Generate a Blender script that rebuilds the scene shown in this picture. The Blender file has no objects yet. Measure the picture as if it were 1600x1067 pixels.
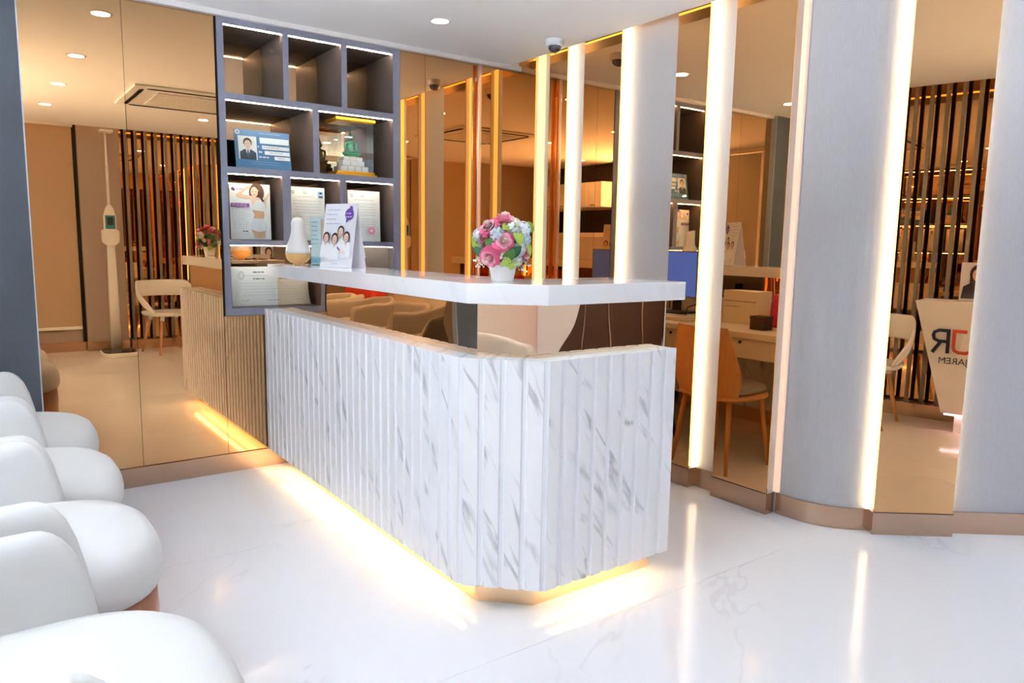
import bpy, bmesh, math, random
from mathutils import Vector, Matrix
random.seed(7)
PI = math.pi
S = bpy.context.scene
COL = S.collection

# ------------------------------------------------------------------ camera, world, exposure
def cam_axes(yaw, pitch, roll):
    f = Vector((math.sin(yaw)*math.cos(pitch), math.cos(yaw)*math.cos(pitch), math.sin(pitch)))
    r = Vector((math.cos(yaw), -math.sin(yaw), 0)); u = r.cross(f)
    return math.cos(roll)*r+math.sin(roll)*u, -math.sin(roll)*r+math.cos(roll)*u, f
CAM = (-2.894, -3.937, 1.2231)
r_, u_, f_ = cam_axes(0.6306, -0.1316, 0.0165)
cd = bpy.data.cameras.new('camera'); cd.sensor_width = 36; cd.lens = 1150*36/1600; cd.clip_start = .02
co = bpy.data.objects.new('camera', cd); COL.objects.link(co)
co.matrix_world = Matrix(((r_.x,u_.x,-f_.x,CAM[0]),(r_.y,u_.y,-f_.y,CAM[1]),(r_.z,u_.z,-f_.z,CAM[2]),(0,0,0,1)))
S.camera = co
W = bpy.data.worlds.new('world'); S.world = W; W.use_nodes = True
bg = W.node_tree.nodes['Background']; bg.inputs[0].default_value = (.66,.82,1,1); bg.inputs[1].default_value = 1.3
S.view_settings.view_transform = 'Standard'; S.view_settings.look = 'None'
S.view_settings.gamma = 1; S.view_settings.use_curve_mapping = False
S.view_settings.exposure = 1.2
S.cycles.max_bounces = 14; S.cycles.glossy_bounces = 10; S.cycles.diffuse_bounces = 8
S.cycles.transmission_bounces = 8; S.cycles.transparent_max_bounces = 12
S.cycles.caustics_reflective = False; S.cycles.caustics_refractive = False
S.cycles.use_denoising = True; S.cycles.sample_clamp_indirect = 40
DOWN_W = .5
sd_ = bpy.data.lights.new('sun', 'SUN'); sd_.energy = 120; sd_.angle = .01; sd_.color = (1,.99,.98)
so_ = bpy.data.objects.new('sun', sd_); COL.objects.link(so_); so_.rotation_euler = (math.radians(-15), 0, 0)

# ------------------------------------------------------------------ materials
MATS = {}
def srgb(c):
    return tuple((v/12.92 if v <= .04045 else ((v+.055)/1.055)**2.4) for v in (x/255 for x in c))
def base_mat(name):
    m = bpy.data.materials.new(name); m.use_nodes = True
    return m, m.node_tree, m.node_tree.nodes['Principled BSDF']
def mat(name, rgb, rough=.5, metal=0, emit=0, noise=.04, scale=40, bump=0, spec=.5, trans=0, ior=1.45, lin=False, sheen=0, coat=0):
    if name in MATS: return MATS[name]
    m, t, b = base_mat(name); c = rgb if lin else srgb(rgb)
    N, L = t.nodes, t.links
    b.inputs['Roughness'].default_value = rough; b.inputs['Metallic'].default_value = metal
    b.inputs['Specular IOR Level'].default_value = spec; b.inputs['IOR'].default_value = ior
    b.inputs['Transmission Weight'].default_value = trans
    b.inputs['Sheen Weight'].default_value = sheen; b.inputs['Coat Weight'].default_value = coat
    b.inputs['Base Color'].default_value = (*c, 1)
    if noise or bump:
        tc = N.new('ShaderNodeTexCoord'); nz = N.new('ShaderNodeTexNoise'); nz.inputs['Scale'].default_value = scale
        nz.inputs['Detail'].default_value = 3; L.new(tc.outputs['Object'], nz.inputs['Vector'])
        if noise:
            mx = N.new('ShaderNodeMix'); mx.data_type = 'RGBA'; L.new(nz.outputs['Fac'], mx.inputs[0])
            mx.inputs[6].default_value = (*[max(0, v*(1-noise)) for v in c], 1)
            mx.inputs[7].default_value = (*[min(1, v*(1+noise)) for v in c], 1)
            L.new(mx.outputs[2], b.inputs['Base Color'])
        if bump:
            bp = N.new('ShaderNodeBump'); bp.inputs['Strength'].default_value = bump; bp.inputs['Distance'].default_value = .003
            L.new(nz.outputs['Fac'], bp.inputs['Height']); L.new(bp.outputs['Normal'], b.inputs['Normal'])
    if emit:
        b.inputs['Emission Color'].default_value = (*c, 1); b.inputs['Emission Strength'].default_value = emit
    MATS[name] = m; return m
def mirror_mat(name, col, rough=0.0, wave=0, wscale=3):
    m, t, b = base_mat(name); b.inputs['Metallic'].default_value = 1; b.inputs['Roughness'].default_value = rough
    b.inputs['Base Color'].default_value = (*col, 1); N, L = t.nodes, t.links
    if wave:
        tc = N.new('ShaderNodeTexCoord'); nz = N.new('ShaderNodeTexNoise'); nz.inputs['Scale'].default_value = wscale
        nz.inputs['Detail'].default_value = 0
        L.new(tc.outputs['Object'], nz.inputs['Vector']); bp = N.new('ShaderNodeBump'); bp.inputs['Strength'].default_value = wave
        bp.inputs['Distance'].default_value = .02
        L.new(nz.outputs['Fac'], bp.inputs['Height']); L.new(bp.outputs['Normal'], b.inputs['Normal'])
    MATS[name] = m; return m
def marble_mat(name, base, vein, amount, mode, rough, spec=.5):
    m, t, b = base_mat(name); N, L = t.nodes, t.links
    b.inputs['Roughness'].default_value = rough; b.inputs['Specular IOR Level'].default_value = spec
    def math_(op, a=None, c=None, va=0, vb=0):
        n = N.new('ShaderNodeMath'); n.operation = op; n.inputs[0].default_value = va; n.inputs[1].default_value = vb
        if a: L.new(a, n.inputs[0])
        if c: L.new(c, n.inputs[1])
        return n.outputs[0]
    if mode == 'counter':
        g = N.new('ShaderNodeNewGeometry'); sx = N.new('ShaderNodeSeparateXYZ'); L.new(g.outputs['Position'], sx.inputs[0])
        s = math_('SUBTRACT', sx.outputs[0], sx.outputs[1])
        cb = N.new('ShaderNodeCombineXYZ'); L.new(s, cb.inputs[0]); L.new(sx.outputs[2], cb.inputs[1]); vec = cb.outputs[0]
        mp = N.new('ShaderNodeMapping'); mp.vector_type = 'TEXTURE'; L.new(vec, mp.inputs[0])
        mp.inputs['Rotation'].default_value = (0, 0, math.radians(-57)); mp.inputs['Scale'].default_value = (1.0, .22, 1)
        sc = 1.45
    else:
        tc = N.new('ShaderNodeTexCoord'); oi = N.new('ShaderNodeObjectInfo')
        ad = N.new('ShaderNodeVectorMath'); ad.operation = 'ADD'; L.new(tc.outputs['Object'], ad.inputs[0])
        cb = N.new('ShaderNodeCombineXYZ'); mu = math_('MULTIPLY', oi.outputs['Random'], None, 0, 40.0)
        L.new(mu, cb.inputs[0]); L.new(mu, cb.inputs[2]); L.new(cb.outputs[0], ad.inputs[1])
        mp = N.new('ShaderNodeMapping'); mp.vector_type = 'TEXTURE'; L.new(ad.outputs[0], mp.inputs[0])
        mp.inputs['Rotation'].default_value = (0, 0, math.radians(35)); mp.inputs['Scale'].default_value = (1.2, .4, 1)
        sc = 1.5
    n1 = N.new('ShaderNodeTexNoise'); n1.inputs['Scale'].default_value = sc; n1.inputs['Detail'].default_value = 4
    n1.inputs['Roughness'].default_value = .5; n1.inputs['Distortion'].default_value = .25; L.new(mp.outputs[0], n1.inputs['Vector'])
    d = math_('ABSOLUTE', math_('SUBTRACT', n1.outputs['Fac'], None, 0, .52))
    rp = N.new('ShaderNodeValToRGB'); rp.color_ramp.elements[0].position = .002; rp.color_ramp.elements[0].color = (1,1,1,1)
    rp.color_ramp.elements[1].position = .030 if mode == 'counter' else .016; rp.color_ramp.elements[1].color = (0,0,0,1); L.new(d, rp.inputs[0])
    n2 = N.new('ShaderNodeTexNoise'); n2.inputs['Scale'].default_value = 3.1 if mode == 'counter' else 1.3
    n2.inputs['Detail'].default_value = 2; L.new(mp.outputs[0], n2.inputs['Vector'])
    r2 = N.new('ShaderNodeValToRGB'); r2.color_ramp.elements[0].position = .48; r2.color_ramp.elements[1].position = .62
    L.new(n2.outputs['Fac'], r2.inputs[0])
    k = math_('MULTIPLY', rp.outputs[0], r2.outputs[0])
    # soft secondary clouding
    n3 = N.new('ShaderNodeTexNoise'); n3.inputs['Scale'].default_value = sc*.8; n3.inputs['Detail'].default_value = 4
    n3.inputs['Distortion'].default_value = 1.0; L.new(mp.outputs[0], n3.inputs['Vector'])
    r3 = N.new('ShaderNodeValToRGB'); r3.color_ramp.elements[0].position = .55; r3.color_ramp.elements[1].position = .75
    L.new(n3.outputs['Fac'], r3.inputs[0])
    k2 = math_('ADD', math_('MULTIPLY', k, None, 0, amount), math_('MULTIPLY', r3.outputs[0], None, 0, amount*.13))
    mx = N.new('ShaderNodeMix'); mx.data_type = 'RGBA'; mx.clamp_factor = True; L.new(k2, mx.inputs[0])
    mx.inputs[6].default_value = (*base, 1); mx.inputs[7].default_value = (*vein, 1)
    L.new(mx.outputs[2], b.inputs['Base Color']); MATS[name] = m; return m
def clear_mat(name, tint, gloss=.08):
    m = bpy.data.materials.new(name); m.use_nodes = True; t = m.node_tree; t.nodes.clear(); N, L = t.nodes, t.links
    o = N.new('ShaderNodeOutputMaterial'); mx = N.new('ShaderNodeMixShader'); tr = N.new('ShaderNodeBsdfTransparent')
    gl = N.new('ShaderNodeBsdfGlossy'); gl.inputs['Roughness'].default_value = .01; fr = N.new('ShaderNodeMath'); fr.operation = 'MULTIPLY_ADD'; fr.inputs[1].default_value = .45; fr.inputs[2].default_value = .035; pw = N.new('ShaderNodeMath'); pw.operation = 'POWER'; pw.inputs[1].default_value = 4; lw = N.new('ShaderNodeLayerWeight'); L.new(lw.outputs['Facing'], pw.inputs[0]); L.new(pw.outputs[0], fr.inputs[0])
    tr.inputs[0].default_value = (*tint, 1); L.new(fr.outputs[0], mx.inputs[0]); L.new(tr.outputs[0], mx.inputs[1]); L.new(gl.outputs[0], mx.inputs[2])
    L.new(mx.outputs[0], o.inputs[0]); MATS[name] = m; return m
def fabric_mat(name, rgb, rough=.9, fine=220, bump=.15):
    m, t, b = base_mat(name); N, L = t.nodes, t.links; c = srgb(rgb)
    tc = N.new('ShaderNodeTexCoord'); mp = N.new('ShaderNodeMapping'); mp.inputs['Scale'].default_value = (1, 1, .15)
    L.new(tc.outputs['Object'], mp.inputs[0]); nz = N.new('ShaderNodeTexNoise'); nz.inputs['Scale'].default_value = fine
    nz.inputs['Detail'].default_value = 2; L.new(mp.outputs[0], nz.inputs['Vector'])
    mx = N.new('ShaderNodeMix'); mx.data_type = 'RGBA'; L.new(nz.outputs['Fac'], mx.inputs[0])
    mx.inputs[6].default_value = (*[v*.9 for v in c], 1); mx.inputs[7].default_value = (*[min(1, v*1.08) for v in c], 1)
    L.new(mx.outputs[2], b.inputs['Base Color']); b.inputs['Roughness'].default_value = rough
    bp = N.new('ShaderNodeBump'); bp.inputs['Strength'].default_value = bump; bp.inputs['Distance'].default_value = .001
    L.new(nz.outputs['Fac'], bp.inputs['Height']); L.new(bp.outputs['Normal'], b.inputs['Normal'])
    MATS[name] = m; return m
def wood_mat(name, c1, c2, rough=.45):
    m, t, b = base_mat(name); N, L = t.nodes, t.links
    tc = N.new('ShaderNodeTexCoord'); mp = N.new('ShaderNodeMapping'); mp.inputs['Scale'].default_value = (14, 14, 1.5)
    L.new(tc.outputs['Object'], mp.inputs[0]); nz = N.new('ShaderNodeTexNoise'); nz.inputs['Scale'].default_value = 6; nz.inputs['Detail'].default_value = 4
    L.new(mp.outputs[0], nz.inputs['Vector']); mx = N.new('ShaderNodeMix'); mx.data_type = 'RGBA'; L.new(nz.outputs['Fac'], mx.inputs[0])
    mx.inputs[6].default_value = (*srgb(c1), 1); mx.inputs[7].default_value = (*srgb(c2), 1)
    L.new(mx.outputs[2], b.inputs['Base Color']); b.inputs['Roughness'].default_value = rough; MATS[name] = m; return m

M_MIRROR = mirror_mat('bronze_mirror', (.80,.475,.225))
M_NICHE = mirror_mat('smoked_bronze_mirror', (.70,.46,.26))
M_BAND = mirror_mat('rose_gold_mirror', (.90,.66,.46), .01, .10, 5)
M_BRONZE = mirror_mat('satin_bronze', (.60,.42,.31), .22)
M_GOLD = mirror_mat('gold_plinth', (.92,.66,.42), .25)
M_COPPER = mirror_mat('copper', (.93,.74,.66), .16)
M_CEIL = mat('ceiling_paint', (246,246,247), .9, noise=.01, scale=3)
M_CMARBLE = marble_mat('counter_marble', (.86,.87,.885), (.47,.485,.51), .9, 'counter', .3, .35)
M_TOP = marble_mat('worktop_marble', (.87,.88,.89), (.70,.71,.73), .3, 'counter', .08)
M_TILE = marble_mat('floor_marble', (.80,.80,.825), (.58,.59,.63), .36, 'floor', .10, .22)
M_GROUT = mat('grout', (196,194,192), .8)
M_GREY = fabric_mat('grey_wall_fabric', (188,187,190))
M_BLUE = fabric_mat('blue_grey_wall_fabric', (86,92,101))
M_CREAM = mat('cream_lacquer', (214,208,198), .5)
M_SHELF = mat('slate_laminate', (130,133,150), .5, noise=.12, scale=60)
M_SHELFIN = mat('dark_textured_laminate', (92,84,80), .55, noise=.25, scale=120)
M_WHITE = mat('white_lacquer', (240,240,240), .35, noise=.01)
M_PLASTIC = mat('white_plastic', (232,232,230), .3, noise=.01)
M_BLACK = mat('black_plastic', (24,24,26), .35)
M_CHAIR = mat('white_leather', (205,204,202), .6, noise=.008, scale=300, bump=.04)
M_TAUPE = fabric_mat('taupe_wall_fabric', (176,160,148))
M_WOODLEG = wood_mat('beech', (205,140,88), (226,168,112))
M_SHELLWOOD = wood_mat('orange_walnut', (190,128,66), (214,154,88))
M_GLASS = clear_mat('clear_glass', (.97,.985,.98))
def film_mat(name, rgb, t):
    m = bpy.data.materials.new(name); m.use_nodes = True; nt = m.node_tree; nt.nodes.clear(); N, L = nt.nodes, nt.links
    o = N.new('ShaderNodeOutputMaterial'); ad = N.new('ShaderNodeAddShader'); d = N.new('ShaderNodeBsdfDiffuse'); tl = N.new('ShaderNodeBsdfTranslucent')
    d.inputs[0].default_value = (*[v*.6 for v in srgb(rgb)], 1); tl.inputs[0].default_value = (t, t, t, 1)
    L.new(d.outputs[0], ad.inputs[0]); L.new(tl.outputs[0], ad.inputs[1]); L.new(ad.outputs[0], o.inputs[0]); MATS[name] = m; return m
M_FILM = film_mat('frosted_film', (190,180,168), .07)
M_ACRYL = clear_mat('clear_acrylic', (.95,.98,.97))
M_LEDW = mat('led_warm_white', (255,226,180), emit=2.2, noise=0)
M_LEDY = mat('led_amber', (255,222,140), emit=.72, noise=0)
M_LEDP = mat('led_dim_peach', (255,216,188), emit=.20, noise=0)
M_LEDA = mat('led_soft_amber', (255,206,130), emit=.5, noise=0)
M_LEDS = mat('led_shelf', (255,230,206), emit=26, noise=0)
M_LEDC = mat('led_cove', (255,190,92), emit=2.0, noise=0)
M_LEDU = mat('led_underglow', (255,218,160), emit=11, noise=0)
M_LEDV = mat('led_violet', (206,186,255), emit=8, noise=0)
M_LAMP = mat('downlight_lens', (255,252,248), emit=6, noise=0)

# ------------------------------------------------------------------ mesh helpers
class MB:
    def __init__(s): s.v = []; s.f = []; s.m = []
    def add(s, vs, fs, m=0):
        o = len(s.v); s.v += [tuple(p) for p in vs]
        for f in fs: s.f.append(tuple(i+o for i in f)); s.m.append(m)
        return s
    def box(s, x0, x1, y0, y1, z0, z1, m=0):
        x0,x1 = sorted((x0,x1)); y0,y1 = sorted((y0,y1)); z0,z1 = sorted((z0,z1))
        return s.add([(x0,y0,z0),(x1,y0,z0),(x1,y1,z0),(x0,y1,z0),(x0,y0,z1),(x1,y0,z1),(x1,y1,z1),(x0,y1,z1)],
                     [(3,2,1,0),(4,5,6,7),(0,1,5,4),(1,2,6,5),(2,3,7,6),(3,0,4,7)], m)
    def prism(s, poly, z0, z1, m=0):
        n = len(poly); a = sum(poly[i][0]*poly[(i+1)%n][1]-poly[(i+1)%n][0]*poly[i][1] for i in range(n))
        if a < 0: poly = poly[::-1]
        return s.add([(x,y,z0) for x,y in poly]+[(x,y,z1) for x,y in poly],
                     [tuple(range(n-1,-1,-1)), tuple(range(n,2*n))]+[(i,(i+1)%n,n+(i+1)%n,n+i) for i in range(n)], m)
    def loft(s, rings, m=0, closed=True, caps=True):
        n = len(rings[0]); vs = [p for r in rings for p in r]; fs = []
        for k in range(len(rings)-1):
            for i in range(n if closed else n-1):
                j = (i+1) % n; fs.append((k*n+i, k*n+j, (k+1)*n+j, (k+1)*n+i))
        if caps and closed: fs.append(tuple(range(n-1,-1,-1))); fs.append(tuple(range((len(rings)-1)*n, len(rings)*n)))
        return s.add(vs, fs, m)
    def lathe(s, prof, n=24, c=(0,0,0), m=0, sx=1, sy=1):
        return s.loft([[(c[0]+r*math.cos(2*PI*i/n)*sx, c[1]+r*math.sin(2*PI*i/n)*sy, c[2]+z) for i in range(n)] for r, z in prof], m)
    def tube(s, pts, r, n=10, m=0, r2=None):
        pts = [Vector(p) for p in pts]; rings = []
        for k, p in enumerate(pts):
            d = (pts[min(k+1,len(pts)-1)]-pts[max(k-1,0)]).normalized()
            a = d.orthogonal().normalized() if k == 0 else (a-d*a.dot(d)).normalized()
            b = d.cross(a); rr = r if r2 is None else r+(r2-r)*k/(len(pts)-1)
            rings.append([tuple(p+rr*(math.cos(2*PI*i/n)*a+math.sin(2*PI*i/n)*b)) for i in range(n)])
        return s.loft(rings, m)
    def ell(s, c, r, n=14, k=8, m=0):
        rings = []
        for j in range(k+1):
            t = -PI/2+PI*j/k; q = max(math.cos(t), .02)
            rings.append([(c[0]+r[0]*q*math.cos(2*PI*i/n), c[1]+r[1]*q*math.sin(2*PI*i/n), c[2]+r[2]*math.sin(t)) for i in range(n)])
        return s.loft(rings, m)
    def mesh(s, name, mats, smooth=False):
        me = bpy.data.meshes.new(name); me.from_pydata(s.v, [], s.f)
        for mt in (mats if isinstance(mats, (list,tuple)) else [mats]): me.materials.append(mt)
        me.polygons.foreach_set('material_index', s.m)
        if smooth: me.polygons.foreach_set('use_smooth', [True]*len(s.f))
        me.update(); return me
    def build(s, name, mats, parent=None, smooth=False, bevel=0, seg=2, sub=0):
        return link(name, s.mesh(name, mats, smooth), parent, bevel, seg, sub)
def link(name, me, parent=None, bevel=0, seg=2, sub=0):
    o = bpy.data.objects.new(name, me); COL.objects.link(o); o.parent = parent
    if bevel:
        b = o.modifiers.new('bevel', 'BEVEL'); b.width = bevel; b.segments = seg; b.limit_method = 'ANGLE'; b.harden_normals = False
        me.polygons.foreach_set('use_smooth', [True]*len(me.polygons))
        w = o.modifiers.new('wn', 'WEIGHTED_NORMAL')
    if sub:
        sm = o.modifiers.new('sub', 'SUBSURF'); sm.levels = sub; sm.render_levels = sub
    return o
def tag(o, label, cat, group=None):
    o['label'] = label; o['category'] = cat
    if group: o['group'] = group
    return o
def struct(o, label=None):
    o['kind'] = 'structure'
    if label: o['label'] = label
    return o
def thing(name, label, cat, loc=(0,0,0), rz=0, group=None):
    o = bpy.data.objects.new(name, None); COL.objects.link(o); o.location = loc; o.rotation_euler = (0,0,rz)
    o.empty_display_size = .1
    return tag(o, label, cat, group)
def copy_tree(o, parent=None):
    c = o.copy(); COL.objects.link(c); c.parent = parent
    for ch in list(o.children): copy_tree(ch, c)
    return c
def box(name, x0,x1,y0,y1,z0,z1, m, parent=None, bevel=0):
    return MB().box(x0,x1,y0,y1,z0,z1).build(name, m, parent, bevel=bevel)
# flat print: list of (shape, colour); u to the right, v up, faces -Y, layers 0.25 mm apart
def rect(a,b,c,d): return [(a,b),(c,b),(c,d),(a,d)]
def oval(cx,cy,rx,ry,n=18,a0=0,a1=2*PI): return [(cx+rx*math.cos(a0+(a1-a0)*i/n), cy+ry*math.sin(a0+(a1-a0)*i/n)) for i in range(n)]
def ink(c): return mat('ink_%02x%02x%02x' % tuple(c), c, .6, noise=.02, scale=90)
def print_on(name, items, parent, y=0, z0=0):
    b = MB(); cols = []
    for k, (poly, c) in enumerate(items):
        if c not in cols: cols.append(c)
        n = len(poly); a = sum(poly[i][0]*poly[(i+1)%n][1]-poly[(i+1)%n][0]*poly[i][1] for i in range(n))
        if a < 0: poly = poly[::-1]
        b.add([(u, y-.0003*(k+1), z0+v) for u, v in poly], [tuple(range(n))], cols.index(c))
    return b.build(name, [ink(c) for c in cols], parent)
def textlines(u0, u1, v0, n, dv, c, rnd=random, h=.0022, center=False):
    out = []
    for i in range(n):
        w = (u1-u0)*rnd.uniform(.7, 1); v = v0-i*dv; a = u0 if not center else (u0+u1-w)/2
        x = a
        while x < a+w-.004:
            l = min(rnd.uniform(.006,.022), a+w-x); out.append((rect(x, v-h/2, x+l, v+h/2), c)); x += l+.004
    return out

# ------------------------------------------------------------------ structure
H = 2.336
# floor with individually laid tiles
fl = struct(box('floor', -4.2, 2.6, -5.4, .45, -.06, -.004, M_GROUT), 'polished white marble tile floor')
tile_me = MB().box(-.2993,.2993,-.5993,.5993,-.012,0).mesh('tile', M_TILE)
for i in range(-6, 9):
    for j in range(-1, 5):
        cx, cy = -1.244+.598*i/1.0, -1.67-1.2*j+1.2
        x0, x1, y0, y1 = cx-.2993, cx+.2993, cy-.5993, cy+.5993
        if x1 < -4.2 or x0 > 2.6 or y1 < -5.3 or y0 > .02: continue
        if x0 < -4.25 or x1 > 2.65 or y1 > .02 or y0 < -5.35:
            t = MB().box(max(x0,-4.2)-cx, min(x1,2.6)-cx, max(y0,-5.3)-cy, min(y1,.02)-cy, -.012, 0).build('tile', M_TILE, fl)
        else: t = link('tile', tile_me, fl)
        t.location = (cx, cy, 0)
# diagonal wall frame: origin D0, direction along wall, normal into the room
D0, D1 = Vector((.187,-2.391,0)), Vector((.449,-2.599,0))
dd = (D1-D0).normalized(); dn = Vector((dd.y, -dd.x, 0)); dn = dn if dn.dot(Vector((-1,-1,0))) > 0 else -dn
def dpt(a, b): p = D0+dd*a-dn*b; return (p.x, p.y)     # a along, b behind the mirror face
DL = (D1-D0).length
# ceiling: dropped slab with a lit gap along the right and rear walls
cp = [(-4.2,0), (-.084,0), (-.084,-2.16), dpt(0,-.1), dpt(2.35,-.1), (2.05,-4.8), (-4.2,-4.8)]
ce = struct(MB().prism(cp, H, H+.05).build('ceiling', M_CEIL), 'white dropped ceiling')
struct(MB().box(-4.3,2.7,-5.27,.50,H+.26,H+.32).build('ceiling_upper', M_CEIL), 'white ceiling above the lit cove')
# wall behind the mirrors, with the shelf niche left open
SX0, SX1, SZ0, SZ1, SD = -1.858, -.848, .83, 2.316, .35
wb = MB(); wb.box(-4.2,SX0,.008,.12,0,H+.3).box(SX1,.2,.008,.12,0,H+.3).box(SX0,SX1,.008,.12,0,SZ0).box(SX0,SX1,.008,.12,SZ1,H+.3)
wb.box(SX0-.03,SX1+.03,SD+.02,SD+.06,SZ0-.03,SZ1+.03)
wb_ = struct(wb.build('wall_back', M_BLACK), 'back wall clad in bronze mirror panels')
for a, b, z0, z1 in [(-2.70,-2.276,.098,2.313),(-2.274,-1.868,.098,2.313),(-1.866,-.852,.098,.828),(-1.866,-.849,2.317,2.335),
                     (-.846,-.684,.098,2.313),(-.682,-.345,.098,2.313),(-.343,-.155,.098,2.313),(-.153,0,.098,2.313)]:
    if z1-z0 > .1: box('mirror_panel', a, b, .0, .007, z0, z1, M_MIRROR, wb_)
box('cove_end', -.30, .06, -.001, .007, 2.341, H+.26, M_CEIL, wb_)
bb = struct(box('baseboard_back', -2.70, -1.57, -.012, .008, 0, .097, M_BRONZE), 'bronze baseboard under the back mirrors')
struct(box('trim_1', -2.70, .06, -.028, .008, 2.312, H+.004, mat('grey_trim', (216,212,210), .6)), 'grey strip between ceiling and back mirrors')
pl = struct(box('column_left', -4.2, -2.685, -.05, .008, 0, H, M_BLUE), 'dark blue-grey fabric column beside the back mirror')
box('edge_strip', -2.685, -2.680, -.052, .008, 0, H, mat('pale_edge', (190,196,204), .5), pl)

struct(MB().box(-4.3,2.7,.46,.50,0,H+.3).build('wall_outer', M_BLACK), 'outer wall behind the mirrors')  # unseen wall added to keep sun from leaking in around the niche
gp = [(-14,-14),(4,-14),(4,-5.29),(-4.32,-5.29),(-4.32,1),(-14,1)]
struct(MB().prism(gp, -.12, -.05).build('ground', mat('pale_concrete', (184,191,202), .8, noise=.06, scale=4)), 'sunlit concrete outside the windows')  # unseen concrete added to bounce sunlight up to the ceiling
# right wall: mirror panels proud of grey fabric recesses
WR = .058
wr = struct(box('wall_right', WR, .16, -2.02, .12, 0, H+.3, M_GREY), 'right wall of grey fabric with bronze mirror pilasters')
PAN = [(0,-.178),(-.317,-.479),(-.632,-.931),(-1.326,-1.523),(-1.676,-1.986)]
for a, b in PAN:
    box('panel_core', .005, WR+.002, a, b, .097, H+.28, M_CREAM, wr)
    box('mirror_panel', 0, .0052, a, b, .10, H+.28, M_MIRROR, wr)
    box('baseboard', -.006, WR+.002, a+.004, b-.004, 0, .097, M_BRONZE, wr)
for a, b in [(-.178,-.317),(-.479,-.632),(-.931,-1.326),(-1.523,-1.676)]:
    box('baseboard', .046, WR+.002, a-.004, b+.004, 0, .097, M_BRONZE, wr)
def led_bar(name, poly, z0, z1, m, label):
    return tag(MB().prism(poly, z0, z1).build(name, m), label, 'light', 'vertical light strips on the right wall')
def rp(x0,x1,y0,y1): return [(x0,y0),(x1,y0),(x1,y1),(x0,y1)]
LZ0, LZ1 = .105, H+.2
led_bar('light_strip', rp(.020,WR-.001,-.179,-.205), LZ0, LZ1, M_LEDY, 'amber vertical light strip closest to the corner of the mirrored walls')
led_bar('light_strip', rp(.018,WR-.001,-.480,-.496), LZ0, LZ1, M_LEDW, 'glowing vertical light strip directly right of the flower arrangement')
led_bar('light_strip', rp(.018,WR-.001,-.932,-.948), LZ0, LZ1, M_LEDW, 'glowing vertical light strip on the left edge of the flat grey column')
led_bar('light_strip', rp(.018,WR-.001,-1.524,-1.540), LZ0, LZ1, M_LEDW, 'glowing vertical light strip just right of the counter end')
led_bar('light_strip', rp(.042,.066,-1.990,-2.016), LZ0, LZ1, M_LEDP, 'dim peach light strip on the left edge of the curved column')
for (a, b), lab in zip(((-.307,-.316),(-.622,-.631),(-1.316,-1.325),(-1.666,-1.675)), ('in the first recess from the wall corner','in the second recess from the wall corner','on the right edge of the flat grey column','in the recess right of the counter end')):
    led_bar('light_strip', rp(.028,WR-.001,a,b), LZ0, LZ1, M_LEDA, 'thin amber strip facing the back mirror '+lab)
# curved column turning into the diagonal wall
def bez(p0,p1,p2,n): return [((1-t)**2*p0[0]+2*t*(1-t)*p1[0]+t*t*p2[0], (1-t)**2*p0[1]+2*t*(1-t)*p1[1]+t*t*p2[1]) for t in [i/n for i in range(n+1)]]
# corner control where x=.06 meets the recessed diagonal line
b_rec = .050
p_end = dpt(-.004, b_rec); q = Vector(p_end); k_ = (q.x-.062)/dd.x; ctrl = (.062, q.y-dd.y*k_)
curve = [(.062,-2.0)] + bez((.062,ctrl[1]+.17), ctrl, (ctrl[0]+dd.x*.17, ctrl[1]+dd.y*.17), 14) + [p_end]
def sheet(path, off0, off1, z0, z1):
    # thickened extrusion: normals to the right of travel are behind the wall
    o, i = [], []
    for k, p in enumerate(path):
        a = Vector(path[max(k-1,0)]); b = Vector(path[min(k+1,len(path)-1)]); d = (b-a).normalized(); n = Vector((-d.y, d.x))
        o.append(tuple(Vector(p)+n*off0)); i.append(tuple(Vector(p)+n*off1))
    return MB().prism(o+i[::-1], z0, z1)
cc = struct(sheet(curve, 0, .05, .097, H+.3).build('column_curved', M_GREY), 'convex curved grey fabric column')
for f in cc.data.polygons: f.use_smooth = False
sheet(curve, -.010, .045, 0, .097).build('baseboard', M_BRONZE, cc)
# diagonal wall with a mirror and a further grey column
wd = struct(MB().prism([dpt(-.02,.06), dpt(3.1,.06), dpt(3.1,.16), dpt(-.02,.16)], 0, H+.3).build('wall_diagonal', M_GREY), 'diagonal wall with a bronze mirror')
MB().prism([dpt(0,.0055), dpt(DL,.0055), dpt(DL,.062), dpt(0,.062)], .097, H+.28).build('panel_core', mat('pink_grey_edge', (206,190,186), .5), wd)
MB().prism([dpt(0,0), dpt(DL,0), dpt(DL,.0056), dpt(0,.0056)], .10, H+.28).build('mirror_panel', M_MIRROR, wd)
MB().prism([dpt(-.004,-.006), dpt(DL+.004,-.006), dpt(DL+.004,.062), dpt(-.004,.062)], 0, .097).build('baseboard', M_BRONZE, wd)
MB().prism([dpt(DL,.046), dpt(3.05,.046), dpt(3.05,.062), dpt(DL,.062)], .097, H+.28).build('fabric_panel', M_GREY, wd)
MB().prism([dpt(DL+.004,.036), dpt(3.05,.036), dpt(3.05,.062), dpt(DL+.004,.062)], 0, .097).build('baseboard', M_BRONZE, wd)
led_bar('light_strip', [dpt(-.026,.022), dpt(-.001,.022), dpt(-.001,b_rec+.02), dpt(-.026,b_rec+.02)], LZ0, LZ1, M_LEDW, 'glowing vertical light strip between curved column and diagonal mirror')
led_bar('light_strip', [dpt(DL+.001,.020), dpt(DL+.007,.020), dpt(DL+.007,.044), dpt(DL+.001,.044)], LZ0, LZ1, M_LEDW, 'thin light strip tucked behind the right edge of the diagonal mirror')
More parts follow.
